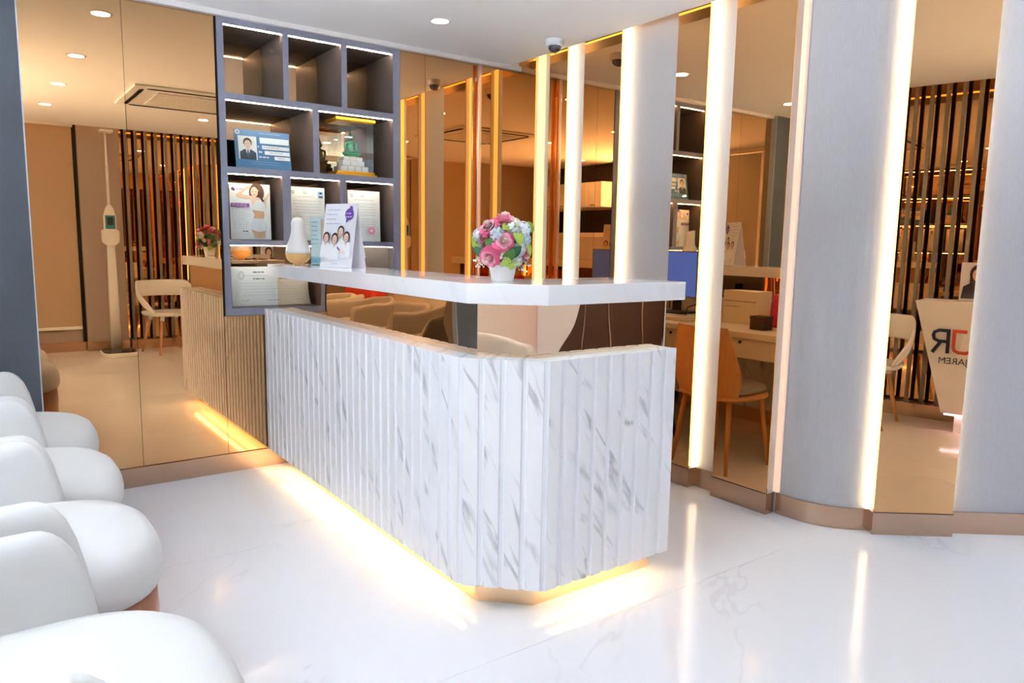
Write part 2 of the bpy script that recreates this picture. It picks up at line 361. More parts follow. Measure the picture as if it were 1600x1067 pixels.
# cove lighting on top of the dropped ceiling
cv = tag(box('cove_light', -.12, -.10, -2.1, -.02, H+.052, H+.066, M_LEDC), 'amber cove light hidden above the ceiling edge by the right wall', 'light', 'cove lights')
tag(box('cove_light', -4.1, 2.0, -4.78, -4.76, H+.052, H+.066, M_LEDC), 'amber cove light hidden above the ceiling edge by the slatted screen', 'light', 'cove lights')

# rear and left parts of the room, seen in the mirrors
YR = -5.17
wre = struct(MB().box(-4.2,1.05,YR-.1,YR,0,H+.3).box(1.05,2.6,YR-.1,YR,2.3,H+.3).box(1.05,2.6,YR-.1,YR-.001,0,.93).build('wall_rear', M_TAUPE), 'taupe rear wall seen in the mirrors')
box('mirror_panel', -1.55, 1.05, YR, YR+.006, .1, H+.28, M_MIRROR, wre)
box('pilaster', -1.95, -1.555, YR, YR+.07, 0, H+.28, M_TAUPE, wre)
box('shadow_gap', -1.988, -1.952, YR, YR+.006, .1, H+.2, M_BLACK, wre)
struct(box('baseboard_rear', -4.1, -1.955, YR, YR+.014, 0, .1, M_BRONZE), 'bronze baseboard along the rear wall')
struct(box('baseboard_pilaster', -1.96, -1.55, YR+.07, YR+.082, 0, .1, M_BRONZE), 'bronze baseboard around the rear pilaster')
wl = struct(MB().box(-4.3,-4.2,YR,-3.36,0,H+.3).box(-4.3,-4.2,-3.36,-.40,0,.95).box(-4.3,-4.2,-3.36,-.40,2.28,H+.3).box(-4.3,-4.2,-.40,.12,0,H+.3).build('wall_left', mat('cream_wall', (222,218,212), .7)), 'cream left wall')
w1 = struct(MB().box(-4.21,-4.15,-4.7,-3.42,1.34,1.40).box(-4.21,-4.17,-4.7,-3.42,1.40,1.72).build('window_1', M_WHITE), 'dark window on the left wall')
box('pane', -4.172, -4.164, -4.64, -3.48, 1.40, 1.71, mat('dark_pane', (28,30,36), .1), w1)
w3 = MB()
for y in (-3.34,-2.64,-1.93,-1.17,-.42): w3.box(-4.28,-4.22,y-.02,y+.02,.95,2.28)
w3 = struct(w3.box(-4.28,-4.20,-3.36,-.40,.94,.965).build('window_3', M_WHITE), 'wide daylight window on the left wall, partly covered with frosted film')
for y0, y1, m in ((-3.32,-2.66,M_GLASS),(-2.62,-1.95,M_GLASS),(-1.91,-1.19,M_FILM),(-1.15,-.44,M_FILM)): box('pane', -4.254, -4.246, y0, y1, .965, 2.278, m, w3)  # clear panes added out of mirror view to bring in daylight
# unseen window added at the rear right to let daylight in
wn = MB()
for x in (1.08, 1.56, 2.04, 2.52): wn.box(x-.02,x+.02,YR-.06,YR-.02,.93,2.3)
w2 = struct(wn.build('window_2', mat('dark_frame', (60,58,56), .4)), 'wide daylight window on the rear wall')
for x in (1.10,1.58,2.06): box('pane', x, x+.44, YR-.045, YR-.037, .94, 2.29, M_GLASS, w2)
M_WALNUT = wood_mat('dark_walnut', (62,38,22), (88,54,30))
for k in range(4): box('panel', 1.06+.38*k, 1.425+.38*k, YR-.001, YR+.012, .1, .92, M_WALNUT, wre)
for k in range(3): box('copper_strip', 1.427+.38*k, 1.438+.38*k, YR-.001, YR+.02, .1, .92, M_COPPER, wre)
wr2 = struct(MB().box(2.6,2.7,YR,-4.2,0,H+.3).build('wall_entrance', M_TAUPE), 'short wall beside the entrance')

# ------------------------------------------------------------------ downlights
ring = MB().lathe([(.040,-.001),(.052,-.004),(.055,0.0),(.040,.0)], 28)
ring_me = ring.mesh('ring', M_PLASTIC, True); lens_me = MB().lathe([(.0,-.0015),(.043,-.0015),(.043,.0),(0,.0)], 28).mesh('lens', M_LAMP)
ld = bpy.data.lights.new('downlight_lamp', 'AREA'); ld.shape = 'DISK'; ld.size = .085; ld.energy = DOWN_W; ld.color = (.94,.97,1)
dl = [(-2.30,-.42,'ceiling downlight nearest the back mirror above the tub chairs'),(-2.30,-1.5,'second ceiling downlight from the back mirror above the tub chairs'),
      (-2.31,-2.56,'third ceiling downlight from the back mirror above the tub chairs'),(-2.32,-3.62,'fourth ceiling downlight from the back mirror in the chair row'),
      (-.905,-.55,'ceiling downlight above the reception counter beside the display shelf'),(-1.06,-3.57,'ceiling downlight behind the air conditioner toward the slatted screen'),
      (-3.7,-1.5,'ceiling downlight over the left wall end of the room'),(-3.7,-3.6,'ceiling downlight over the coral bench'),(.45,-3.6,'ceiling downlight in front of the diagonal mirror'),
      (-.45,-1.75,'ceiling downlight over the staff side of the counter')]
for x, y, lab in dl:
    t = thing('downlight', lab, 'downlight', (x,y,H), 0, 'recessed ceiling downlights')
    link('ring', ring_me, t); link('lens', lens_me, t)
    lo = bpy.data.objects.new('downlight_lamp', ld); COL.objects.link(lo); lo.parent = t; lo.location = (0,0,-.004)

# ------------------------------------------------------------------ reception counter
XB, YC0, CH, XE, ZB0, ZB1 = -1.662, -1.972, .198, -.862, .10, .861
P0, P1, P2, P3 = Vector((XB,-.006)), Vector((XB,YC0)), Vector((XB+CH,YC0-CH)), Vector((XE,YC0-CH))
rc = thing('reception_counter', 'white marble reception counter with fluted front, mirrored band and glowing gold plinth', 'reception counter', (XB+.1,-1,0))
def cpart(mb, name, m, **k):
    o = mb.build(name, m, rc, **k); o.matrix_parent_inverse = rc.matrix_basis.inverted(); return o
INV = Matrix.Translation(rc.location).inverted()
M_GROOVE = mat('plain_white_groove', (236,238,242), .4, noise=.01)
def slat_mesh(p):
    R, D = .0105, .0085; K = 4; pts = [(-p/2,.020)]
    for k in range(0,K+1): a = PI/2*k/K; pts.append((-p/2+R*math.sin(a), D*math.cos(a)+.0))
    pts += [(p/2-R*math.sin(PI/2*k/K), D*math.cos(PI/2*k/K)) for k in range(K,-1,-1)]+[(p/2,.020)]
    b = MB().prism(pts, ZB0, ZB1)
    for i, f in enumerate(b.f):
        if len(f) == 4:
            xs = [abs(b.v[j][0]) for j in f]; ys = [b.v[j][1] for j in f]
            if max(ys) < .019 and (max(ys)-min(ys) > 1e-5): b.m[i] = 1
    return b.mesh('slat', [M_CMARBLE, M_GROOVE])
for A, B, n in ((P0,P1,31),(P1,P2,4),(P2,P3,9)):
    d = (B-A); p = d.length/n; me = slat_mesh(p-.0004); ang = math.atan2(d.y, d.x)
    for i in range(n):
        c = A+d*(i+.5)/n; o = link('slat', me, rc); o.matrix_parent_inverse = INV; o.location = (c.x, c.y, 0); o.rotation_euler = (0,0,ang)
def offset_path(path, w):
    out = []
    for k, p in enumerate(path):
        ns = []
        for a, b in ((k-1,k),(k,k+1)):
            if 0 <= a and b < len(path): d = (path[b]-path[a]).normalized(); ns.append(Vector((-d.y, d.x)))
        n = sum(ns, Vector((0,0))); n = n/len(ns); n = n/(n.dot(ns[0])) if len(ns) > 1 else n
        if len(ns) > 1: n = (ns[0]+ns[1])/(1+ns[0].dot(ns[1]))
        out.append(p+n*w)
    return out
path = [P0,P1,P2,P3]
o0, o1 = offset_path(path,.019), offset_path(path,.15)
cpart(MB().prism([tuple(p) for p in o0]+[tuple(p) for p in o1[::-1]], ZB0, ZB1-.0015), 'body', M_CMARBLE)
bp_ = [Vector((-1.585,-.006)), Vector((-1.585,-1.952)), Vector((-1.452,-2.098)), Vector((-.862,-2.098))]
bi = offset_path(bp_, .028)
for k in range(3):
    q = MB().prism([tuple(bp_[k]),tuple(bp_[k+1]),tuple(bi[k+1]),tuple(bi[k])], ZB1-.001, 1.033); cpart(q, 'mirror_panel', M_BAND)
cpart(MB().box(-.863,-.858,-2.098,-2.068,ZB1,1.033), 'end_cap', M_CREAM)
pp = [Vector((-1.568,-.014)), Vector((-1.568,-1.927)), Vector((-1.425,-2.07)), Vector((-.834-.028,-2.07))]
pi_ = offset_path(pp, .05)
for k in range(3):
    cpart(MB().prism([tuple(pp[k]),tuple(pp[k+1]),tuple(pi_[k+1]),tuple(pi_[k])], 0, ZB0), 'plinth', M_GOLD)
cpart(MB().box(-1.608,-1.592,-.10,-1.90,ZB0-.006,ZB0-.0005), 'light_strip', M_LEDU)
cpart(MB().box(-1.37,-.90,-2.108,-2.094,ZB0-.006,ZB0-.0005), 'light_strip', M_LEDU)
# worktop
tag(MB().prism([(-1.636,-.003),(-1.636,-1.966),(-1.451,-2.151),(-.815,-2.151),(-.815,-1.79),(-1.30,-1.79),(-1.30,-.003)], 1.033, 1.098).build('counter_worktop', M_TOP, bevel=.002, seg=2),
    'white marble worktop with chamfered corner on the reception counter', 'worktop')
# staff desk behind the counter
M_DESK = mat('cream_desk', (226,214,194), .4)
dk = thing('staff_desk', 'cream desk with drawers on the staff side of the counter', 'desk', (-1.05,-1,0))
def dpart(mb, name, m, **k):
    o = mb.build(name, m, dk, **k); o.matrix_parent_inverse = dk.matrix_basis.inverted(); return o
dpart(MB().box(-1.50,-.60,-1.60,-.03,.715,.75), 'desk_top', M_DESK, bevel=.002)
for y0, y1 in ((-1.59,-1.08),(-1.07,-.56)):
    f = dpart(MB().box(-.645,-.625,y0+.004,y1-.004,.60,.712), 'drawer', M_DESK)
    kb = MB().lathe([(.0,0),(.007,0),(.009,.012),(.0,.014)],12).build('knob', M_BLACK, f, True)
    kb.location = (-.625,(y0+y1)/2,.69); kb.rotation_euler = (0,PI/2,0)
    dpart(MB().box(-1.45,-.65,y0+.004,y1-.004,.60,.714), 'drawer_box', M_DESK)
for y in (-1.585,-.06): dpart(MB().box(-1.45,-.68,y-.01,y+.01,0,.715), 'side_panel', M_DESK)

# ------------------------------------------------------------------ tub chairs
def superring(cx, cy, a_f, a_b, w, z, n=40, p=2.6, sc=1.0):
    out = []
    for i in range(n):
        t = 2*PI*i/n; c, s = math.cos(t), math.sin(t)
        x = abs(c)**(2/p)*(a_f if c > 0 else -a_b); y = abs(s)**(2/p)*(w if s > 0 else -w)
        out.append((cx+x*sc, cy+y*sc, z))
    return out
def make_tub():
    t = thing('tub_chair', 'x', 'chair', (0,0,0), 0, 'white tub chairs along the left')
    # local +X is the front; front tip at x=0
    s = MB(); rings = []
    for sc, z in ((.60,.402),(.90,.405),(.97,.416),(.995,.435),(1.0,.462),(.985,.492),(.945,.516),(.87,.532),(.75,.542),(.55,.547),(.3,.550),(.05,.551)):
        rings.append(superring(-.30,0,.30,.24,.285,z,48,2.7,sc))
    s.loft(rings).build('seat', M_CHAIR, t, True)
    # wrap-around shell: centre line runs from one arm round the back to the other
    cl = []; hw = .268
    xs = -.165
    for i in range(9): cl.append((xs-(.42+xs)*i/8, hw))
    for i in range(1,12):
        a = PI/2+PI*i/12*1.0; cl.append((-.42+.26*math.cos(a), hw*math.sin(a)))
    for i in range(9): cl.append((-.42+(.42+xs)*i/8, -hw))
    # arc-length parameter from arm tip for the rounded front edge
    L = [0]
    for k in range(1,len(cl)): L.append(L[-1]+math.dist(cl[k],cl[k-1]))
    tot = L[-1]; b = MB(); rings = []
    for k, (x,y) in enumerate(cl):
        e = min(L[k], tot-L[k]); r = .12
        top = .70+.05*min(1, max(0,(e-.2)/.45))
        if e < r: top = .44+(top-.44)*math.sqrt(max(0, 1-((r-e)/r)**2.2))*.98+.012
        a = Vector(cl[max(k-1,0)]); c = Vector(cl[min(k+1,len(cl)-1)]); d = (c-a).normalized(); n = Vector((-d.y,d.x))
        th = .031 if e > .05 else .031*(.45+.55*math.sqrt(e/.05))
        low = .36; lean = .03
        prof = [(-.6,low),(-1,low+.03),(-1,low+.5*(top-low)),(-1,top-.05),(-.80,top-.018),(-.4,top-.003),(0,top),(.4,top-.003),(.80,top-.018),(1,top-.05),(1,low+.5*(top-low)),(1,low+.03),(.6,low)]
        ring = []
        for q, z in prof:
            out = (z-low)/.45*lean; p = Vector((x,y))-n*(q*th)-n*0
            p = p+(-n)*out if False else p
            ring.append((p.x, p.y, z))
        rings.append(ring)
    b.loft(rings).build('backrest', M_CHAIR, t, True, sub=1)
    MB().loft([superring(-.30,0,.285*s_,.235*s_,.272*s_,z,44,2.6) for s_, z in ((.90,.002),(.92,.02),(.93,.20),(.95,.255),(1.0,.268),(1.01,.34),(1.0,.403))]).build('base', wood_mat('walnut_plinth',(150,92,62),(176,116,84),.3), t, True)
    return t
tub = make_tub()
TL = ['white tub chair standing closest to the mirrored back wall','second white tub chair from the mirrored back wall',
      'third white tub chair from the mirrored back wall','white tub chair at the near end of the row, cropped at lower left']
for i, y in enumerate((-.77,-1.37,-1.975,-2.69)):
    o = tub if i == 0 else copy_tree(tub)
    o.location = (-2.552-.005*i,y,0); o['label'] = TL[i]

# ------------------------------------------------------------------ display shelf in the back wall niche
sh = thing('display_shelf', 'slate grey built-in display shelf with lit compartments', 'shelf', (-1.35,0,.83))
SINV = Matrix.Translation(sh.location).inverted()
def spart(mb, name, m, **k):
    o = mb.build(name, m, sh, **k); o.matrix_parent_inverse = SINV; return o
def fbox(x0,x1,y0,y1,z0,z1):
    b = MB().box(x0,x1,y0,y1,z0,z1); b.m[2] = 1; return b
Zs = [(2.283,2.316),(1.921,1.953),(1.557,1.590),(1.195,1.222),(.83,.867)]     # boards, top to bottom
for k, (a, b) in enumerate(Zs): spart(fbox(SX0+.034,SX1-.046,-.004,SD,a,b), 'board', [M_SHELFIN,M_SHELF])
for a, b in ((SX0+.001,SX0+.034),(SX1-.046,SX1-.001)): spart(fbox(a,b,-.004,SD,SZ0,SZ1-.001), 'side', [M_SHELFIN,M_SHELF])
def divs(row, xs):
    for a, b in xs: spart(fbox(a,b,-.004,SD,Zs[row+1][1],Zs[row][0]), 'divider', [M_SHELFIN,M_SHELF])
COLS = [[(-1.527,-1.497),(-1.205,-1.173)], [(-1.372,-1.338)], [(-1.545,-1.500),(-1.222,-1.184)], [(-1.205,-1.173)]]
for rI, xs in enumerate(COLS):
    divs(rI, xs)
    e = [SX0+.034]+[v for ab in xs for v in ab]+[SX1-.046]
    for c in range(0, len(e), 2):
        spart(MB().box(e[c]+.004,e[c+1]-.004,.010,.017,Zs[rI][0]-.0035,Zs[rI][0]-.0005), 'light_strip', M_LEDS)
spart(MB().box(SX0+.002,SX1-.002,SD-.004,SD,SZ0+.01,SZ1-.01), 'back_mirror', M_NICHE)

# ------------------------------------------------------------------ things on the shelf
SKIN, SKIN2, HAIR = (232,190,164), (244,214,194), (58,44,40)
def stand(name, label, cat, w, h, x, y, z, rz, lean, backing, prints, foot=.06):
    t = thing(name, label, cat, (x,y,z), rz)
    p = MB().box(-w/2,w/2,0,.004,0,h).build('panel', backing, t); p.rotation_euler = (-lean,0,0); p.location = (0,0,.002)
    pr = print_on('print', prints, t, 0, 0); pr.rotation_euler = (-lean,0,0); pr.location = (0,0,.002)
    f = MB().box(-w/2,w/2,0,.003,0,h*1.01).build('acrylic_cover', M_ACRYL, t); f.rotation_euler = (-lean,0,0); f.location = (0,-.008,.002)
    MB().box(-w/2,w/2,-.008,foot+h*math.sin(lean)*.5,0,.003).build('foot', M_ACRYL, t)
    return t
# licence plaque
w, h = .292, .205
pr = [(rect(-w/2,0,w/2,h),(84,140,190)),(rect(-w/2,h-.030,w/2,h),(112,150,196)),(oval(-w/2+.018,h-.015,.012,.012),(222,226,232)),(oval(-w/2+.018,h-.015,.007,.007),(150,160,180)),
      (rect(-.128,.048,-.032,.172),(240,238,236)),
      ([(-.122,.048),(-.122,.086),(-.098,.102),(-.062,.102),(-.038,.086),(-.038,.048)],(62,70,92)),
      ([(-.092,.104),(-.068,.104),(-.080,.060)],(238,238,242)),([(-.083,.100),(-.077,.100),(-.074,.070),(-.080,.062),(-.086,.070)],(70,84,110)),
      (rect(-.088,.098,-.072,.115),(226,186,164)),(oval(-.080,.137,.0225,.0255),(60,50,48)),(oval(-.080,.127,.0180,.0235),(236,198,176)),
      (oval(-.086,.130,.0022,.0014),(50,40,40)),(oval(-.074,.130,.0022,.0014),(50,40,40)),(oval(-.080,.115,.005,.0013),(190,110,104)),
      (rect(-.016,.138,.140,.170),(244,244,246)),(rect(-.006,.108,.140,.128),(244,244,246)),(rect(.006,.080,.140,.100),(244,244,246)),(rect(.056,.054,.140,.073),(244,244,246))]
pr += textlines(-.02,.13,h-.015,1,.01,(210,222,238))+textlines(0,.11,.118,1,.01,(120,124,132))+textlines(.03,.11,.09,1,.01,(120,124,132))+textlines(.075,.12,.063,1,.01,(120,124,132))
pr += textlines(-.032,-.012,.118,1,.01,(240,240,246),h=.006)+textlines(-.028,-.002,.09,1,.01,(240,240,246),h=.006)+textlines(-.028,.05,.063,1,.01,(240,240,246),h=.006)+textlines(-.07,.10,.036,2,.012,(160,196,226))
stand('licence_plaque','blue plaque with a portrait of a suited man, leaning on the shelf','plaque',w,h,-1.612,.075,1.591,0,.16,ink((90,140,190)),pr)
# poster
w, h = .212, .292
sk, sk2 = (226,178,142), (240,206,180)
pr = [(rect(-w/2,0,w/2,h),(244,243,246)),(oval(-.088,h-.030,.008,.008),(140,60,150)),(oval(-.083,h-.034,.007,.006),(110,50,140)),
      (oval(.035,h-.045,.040,.050),(110,78,62)),
      ([(-.075,h-.060),(-.068,h-.075),(-.020,h-.080),(.000,h-.078),(.008,h-.100),(.010,h-.118),(.030,h-.130),(.085,h-.125),(.085,h-.085),(.055,h-.072),(.0,h-.062),(-.035,h-.058),(-.055,h-.050)],sk2),
      ([(-.075,h-.060),(-.066,h-.055),(-.020,h-.018),(.002,h-.006),(.008,h-.016),(-.020,h-.034),(-.050,h-.060)],sk2),
      ([(.085,h-.085),(.102,h-.060),(.102,h-.038),(.085,h-.060),(.068,h-.075)],sk2),
      ([(-.002,h-.108),(.015,h-.112),(.034,h-.082),(.062,h-.080),(.078,h-.110),(.080,h-.140),(.050,h-.146),(.020,h-.142),(.004,h-.130)],(236,236,240)),
      ([(.006,h-.136),(.070,h-.142),(.072,h-.165),(.066,h-.182),(.014,h-.180),(.020,h-.160)],sk),
      ([(.014,h-.180),(.068,h-.182),(.086,h-.215),(.084,h-.240),(.040,h-.252),(.000,h-.238),(-.008,h-.215)],(228,228,236)),
      ([(.000,h-.238),(.040,h-.252),(.078,h-.242),(.072,h-.284),(.018,h-.284),(.012,h-.262)],sk),
      (oval(.022,h-.042,.019,.027),sk2),(oval(.015,h-.040,.0025,.0015),(70,50,44)),(oval(.029,h-.041,.0025,.0015),(70,50,44)),(oval(.021,h-.056,.006,.002),(206,110,100)),
      ([(.042,h-.030),(.056,h-.050),(.066,h-.078),(.076,h-.090),(.062,h-.092),(.050,h-.072),(.042,h-.055)],(96,66,52)),
      (rect(-.102,h-.123,-.006,h-.103),(138,74,152))]
pr += textlines(-.07,-.03,h-.030,1,.01,(190,150,200),h=.006)+textlines(-.095,-.012,h-.109,2,.008,(236,220,240))+textlines(-.098,.0,h-.132,4,.009,(180,180,190))+textlines(-.098,-.008,h-.170,7,.011,(176,176,188))+textlines(-.05,-.015,.042,1,.01,(70,70,80),h=.005)
stand('framed_poster','acrylic poster of a woman in white sportswear with purple headline','poster',w,h,-1.688,.085,1.2225,0,.03,ink((244,243,246)),pr)
# certificates
def cert(w, h, seal, photo, rnd):
    p = [(rect(-w/2,0,w/2,h),(246,243,240)),(oval(-w*.38,h*.9,w*.045,h*.035),(190,170,170)),(oval(-w*.38,h*.9,w*.025,h*.02),(222,212,210)),(oval(-.01,h*.9,w*.05,h*.03),(196,186,182)),(oval(-.01,h*.905,w*.03,h*.018),(226,220,216))]
    p += textlines(-w*.3,w*.3,h*.82,1,.01,(150,146,146),rnd,center=True)+textlines(-w*.4,w*.4,h*.74,5,h*.055,(176,172,172),rnd,center=True)+textlines(-w*.42,w*.42,h*.44,4,h*.05,(190,186,186),rnd,center=True)
    if photo: p += [(rect(w*.26,h*.80,w*.42,h*.92),(120,176,214)),(oval(w*.34,h*.87,w*.035,h*.028),(228,188,170)),(oval(w*.34,h*.885,w*.04,h*.02),(60,50,56)),([(w*.28,h*.80),(w*.30,h*.835),(w*.38,h*.835),(w*.40,h*.80)],(60,60,80))]
    if seal: p += [(oval(w*.16,h*.21,w*.13,h*.085),(240,190,206)),(oval(w*.16,h*.21,w*.10,h*.065),(232,150,178)),(oval(w*.16,h*.21,w*.06,h*.035),(244,214,222))]
    return p
rr = random.Random(3)
stand('certificate','portrait certificate with a small blue photo in its corner','certificate',.205,.292,-1.378,.085,1.2225,0,.03,ink((246,243,240)),cert(.205,.292,False,True,rr))
stand('certificate','portrait certificate with a pink seal, on the right of the middle shelf row','certificate',.20,.290,-1.036,.085,1.2225,0,.03,ink((246,243,240)),cert(.20,.29,True,False,rr))
w, h = .285, .21
pr = [(rect(-w/2,0,w/2,h),(238,238,242)),(oval(-w*.32,h*.78,.018,.024),(206,206,212)),(oval(-w*.32,h*.78,.010,.014),(226,226,230))]
pr += textlines(-.03,.03,h*.86,1,.01,(90,88,92),rr,h=.006,center=True)+textlines(-.08,.08,h*.77,1,.01,(150,150,156),rr,center=True)+textlines(-.035,.035,h*.69,1,.01,(60,60,66),rr,h=.005,center=True)
pr += textlines(-.11,.11,h*.58,5,.016,(190,190,198),rr,center=True)+textlines(-.10,-.05,h*.14,1,.01,(140,140,150),rr)+textlines(.04,.11,h*.14,1,.01,(110,110,120),rr)
stand('certificate','landscape certificate on the lowest shelf beside the counter end','certificate',w,h,-1.655,.085,.868,0,.05,ink((238,238,242)),pr)
# jade figure in a glass case
gc = thing('glass_display_case','glass case with gold trim holding a green jade figure on a white stone base','display case',(-1.105,.115,1.5905))
MB().box(-.125,.125,-.085,.085,0,.012).box(-.115,.115,-.078,.078,.012,.026).build('base', mat('gold_lacquer',(226,168,52),.3,metal=.6), gc, bevel=.003)
MB().box(-.118,.118,-.082,.082,.302,.318).box(-.112,.112,-.076,.076,.296,.303).build('lid', MATS['gold_lacquer'], gc, bevel=.002)
for (a,b,c,d) in ((-.108,.108,-.074,-.072),(-.108,.108,.072,.074),(-.108,-.106,-.072,.072),(.106,.108,-.072,.072)):
    MB().box(a,b,c,d,.026,.297).build('pane', M_GLASS, gc)
rs = random.Random(5); stone = mat('white_stone',(226,220,212),.7,bump=.3,scale=60)
for lv, (n, wd_, z0, z1) in enumerate(((4,.170,.026,.058),(3,.140,.058,.088),(3,.118,.088,.112))):
    for i in range(n):
        x0 = -wd_/2+wd_*i/n; jx = rs.uniform(-.003,.003)
        MB().box(x0+.001+jx, x0+wd_/n-.001+jx, -.052+lv*.008, .052-lv*.008, z0, z1-.001).build('stone', stone, gc, bevel=.004)
jd = mat('green_jade',(20,134,84),.15,noise=.2,scale=30,coat=.5)
g = MB(); g.ell((0,-.004,.124),(.058,.034,.013)).ell((-.040,-.016,.127),(.026,.020,.013)).ell((.040,-.016,.127),(.026,.020,.013)).ell((0,0,.112),(.050,.032,.010))
g.ell((0,0,.162),(.022,.017,.036)).ell((0,.0,.194),(.033,.015,.011)).ell((-.037,-.002,.176),(.008,.010,.024)).ell((.037,-.002,.176),(.008,.010,.024))
g.ell((-.036,-.014,.150),(.009,.016,.008)).ell((.036,-.014,.150),(.009,.016,.008)).ell((-.014,-.026,.140),(.020,.008,.006)).ell((.014,-.026,.140),(.020,.008,.006))
g.ell((0,-.001,.210),(.008,.008,.010)).ell((0,-.003,.230),(.0155,.016,.019)).ell((-.0155,0,.228),(.003,.004,.009)).ell((.0155,0,.228),(.003,.004,.009)).ell((0,0,.250),(.009,.009,.009)).ell((0,0,.266),(.0035,.0035,.014))
jf = g.build('jade_figure', jd, gc, True); rm = jf.modifiers.new('remesh','REMESH'); rm.mode = 'VOXEL'; rm.voxel_size = .002; rm.use_smooth_shade = True
jf.scale = (.88,.88,.92); jf.location = (0,0,.012)

# ------------------------------------------------------------------ things on the worktop
ZW = 1.0985
df = thing('aroma_diffuser','white pear-shaped aroma diffuser with a wooden bottom','diffuser',(-1.525,-.16,ZW))
MB().lathe([(.0,.0),(.020,.0),(.022,.006),(.042,.012),(.058,.030),(.064,.052),(.064,.058),(.0,.058)],32).build('base', wood_mat('light_oak',(214,170,104),(232,192,130)), df, True)
MB().lathe([(.064,.058),(.0625,.075),(.054,.105),(.042,.135),(.034,.165),(.032,.190),(.034,.210),(.030,.228),(.018,.240),(.002,.243)],32).build('shade', M_PLASTIC, df, True)
bh = thing('brochure_stand','slim upright acrylic stand with a pale blue brochure beside the diffuser','brochure stand',(-1.445,-.255,ZW),math.radians(-55))
MB().box(-.05,.05,-.03,.03,0,.006).build('foot', M_ACRYL, bh)
p = MB().box(-.052,.052,.0,.004,.004,.245).build('panel', ink((214,232,240)), bh)
pr = [(rect(-.052,.004,.052,.245),(222,236,242)),(rect(-.052,.004,.008,.045),(160,214,236)),(rect(.008,.004,.044,.240),(214,206,236)),(rect(.006,.004,.030,.085),(128,124,170)),
      ([(.010,.235),(.026,.230),(.032,.18),(.028,.12),(.014,.12),(.010,.17)],(230,186,158)),([(.014,.12),(.028,.12),(.026,.02),(.018,.02)],(226,178,150)),([(.012,.085),(.028,.085),(.03,.125),(.012,.125)],(240,240,246))]
pr += textlines(-.045,.002,.22,6,.022,(140,170,196),rr,h=.004)+textlines(-.045,-.01,.03,2,.012,(90,130,190),rr)
print_on('print', pr, bh, 0, 0)
f = MB().box(-.053,.053,-.006,-.003,.004,.248).build('acrylic_cover', M_ACRYL, bh)
# tent card printed with four people in white
def people(w, h):
    o = [(rect(-w/2,0,w/2,h),(238,238,244))]+textlines(-w*.42,w*.05,h*.90,4,.022,(176,186,210),rr,h=.004)
    o += [(oval(w*.30,h*.83,w*.13,h*.09),(112,64,164)),(oval(w*.34,h*.91,w*.05,h*.05),(112,64,164)),([(w*.22,h*.76),(w*.30,h*.74),(w*.22,h*.69)],(112,64,164))]
    o += textlines(w*.21,w*.39,h*.84,2,.016,(222,206,240),rr,h=.005)
    for cx, cy, s_ in ((.10,.56,1),(.30,.47,1),(-.32,.46,1),(-.04,.44,1.05)):
        x, y, q = cx*w, cy*h, s_*w*.092
        o += [([(x-q*1.7,y-q*5.2),(x-q*1.55,y-q*1.9),(x-q*.5,y-q*1.15),(x+q*.5,y-q*1.15),(x+q*1.55,y-q*1.9),(x+q*1.7,y-q*5.2)],(248,248,250)),
              (oval(x,y+q*.12,q*1.12,q*1.38),(66,52,50)),([(x-q*.5,y-q*1.25),(x+q*.5,y-q*1.25),(x,y-q*2.2)],(232,196,176)),(oval(x,y-q*.12,q*.78,q*1.08),(240,206,188)),
              (oval(x-q*.3,y,q*.13,q*.07),(60,44,44)),(oval(x+q*.3,y,q*.13,q*.07),(60,44,44)),(oval(x,y-q*.55,q*.26,q*.09),(196,96,100))]
    o += [([(w*.12,h*.28),(w*.30,h*.20),(w*.32,h*.225),(w*.14,h*.31)],(240,206,188)),([(w*.06,h*.30),(w*.14,h*.25),(w*.16,h*.27),(w*.08,h*.325)],(92,96,170))]
    return o+textlines(-.01,.03,h*.05,1,.01,(150,150,160),rr)
def tent(name, label, loc, rz, w, h, spread):
    t = thing(name, label, 'tent card', loc, rz); lean = math.atan2(spread/2, h); L = math.hypot(spread/2, h)
    for sgn in (1, -1):
        e = MB().box(-w/2,w/2,0,.0015,0,L).build('panel', ink((238,238,246)), t)
        q = print_on('print', people(w, L), t, 0, 0)
        for o in (e, q): o.rotation_euler = (-lean, 0, 0 if sgn > 0 else PI); o.location = (0, -sgn*spread/2, .001)
    MB().box(-w/2,w/2,-spread/2,spread/2,0,.001).build('foot', ink((238,238,246)), t)
    return t
tent('tent_card','tall white tent card printed with four women in white and a purple badge',(-1.468,-.60,ZW),math.radians(-66),.20,.30,.10)
# flower arrangement
fa = thing('flower_arrangement','pink rose and white hydrangea arrangement in a small white pot on the worktop','flower arrangement',(-1.455,-1.905,ZW))
MB().loft([superring(0,0,r,r,r,z,24,3.4) for r, z in ((.030,0),(.032,.002),(.043,.062),(.043,.066),(.038,.066),(.036,.05))]).build('pot', M_WHITE, fa, True)
def petal(b, ang, r0, r1, z0, z1, wid, curl, m=0, twist=0):
    # curved petal on a 5x5 grid, one side lifted so that neighbours overlap
    vs = []
    for j in range(5):
        t = j/4; r = r0+(r1-r0)*t**.75+curl*t*t; z = z0+(z1-z0)*math.sin(t*PI/2)-abs(curl)*.35*t**3; wv = wid*(.55+.75*math.sin(PI*(.10+.66*t)))*(1 if j < 4 else .8)
        for i in range(5):
            s_ = i/4-.5; a = ang+s_*wv/max(r1, .004); rr_ = r*(1-.16*(2*s_)**2*t+.10*s_*twist)
            vs.append((rr_*math.cos(a), rr_*math.sin(a), z-.10*(z1-z0)*(2*s_)**2*t+s_*twist*.22*(z1-z0)*t))
    b.add(vs, [(j*5+i,j*5+i+1,(j+1)*5+i+1,(j+1)*5+i) for j in range(4) for i in range(4)], m)
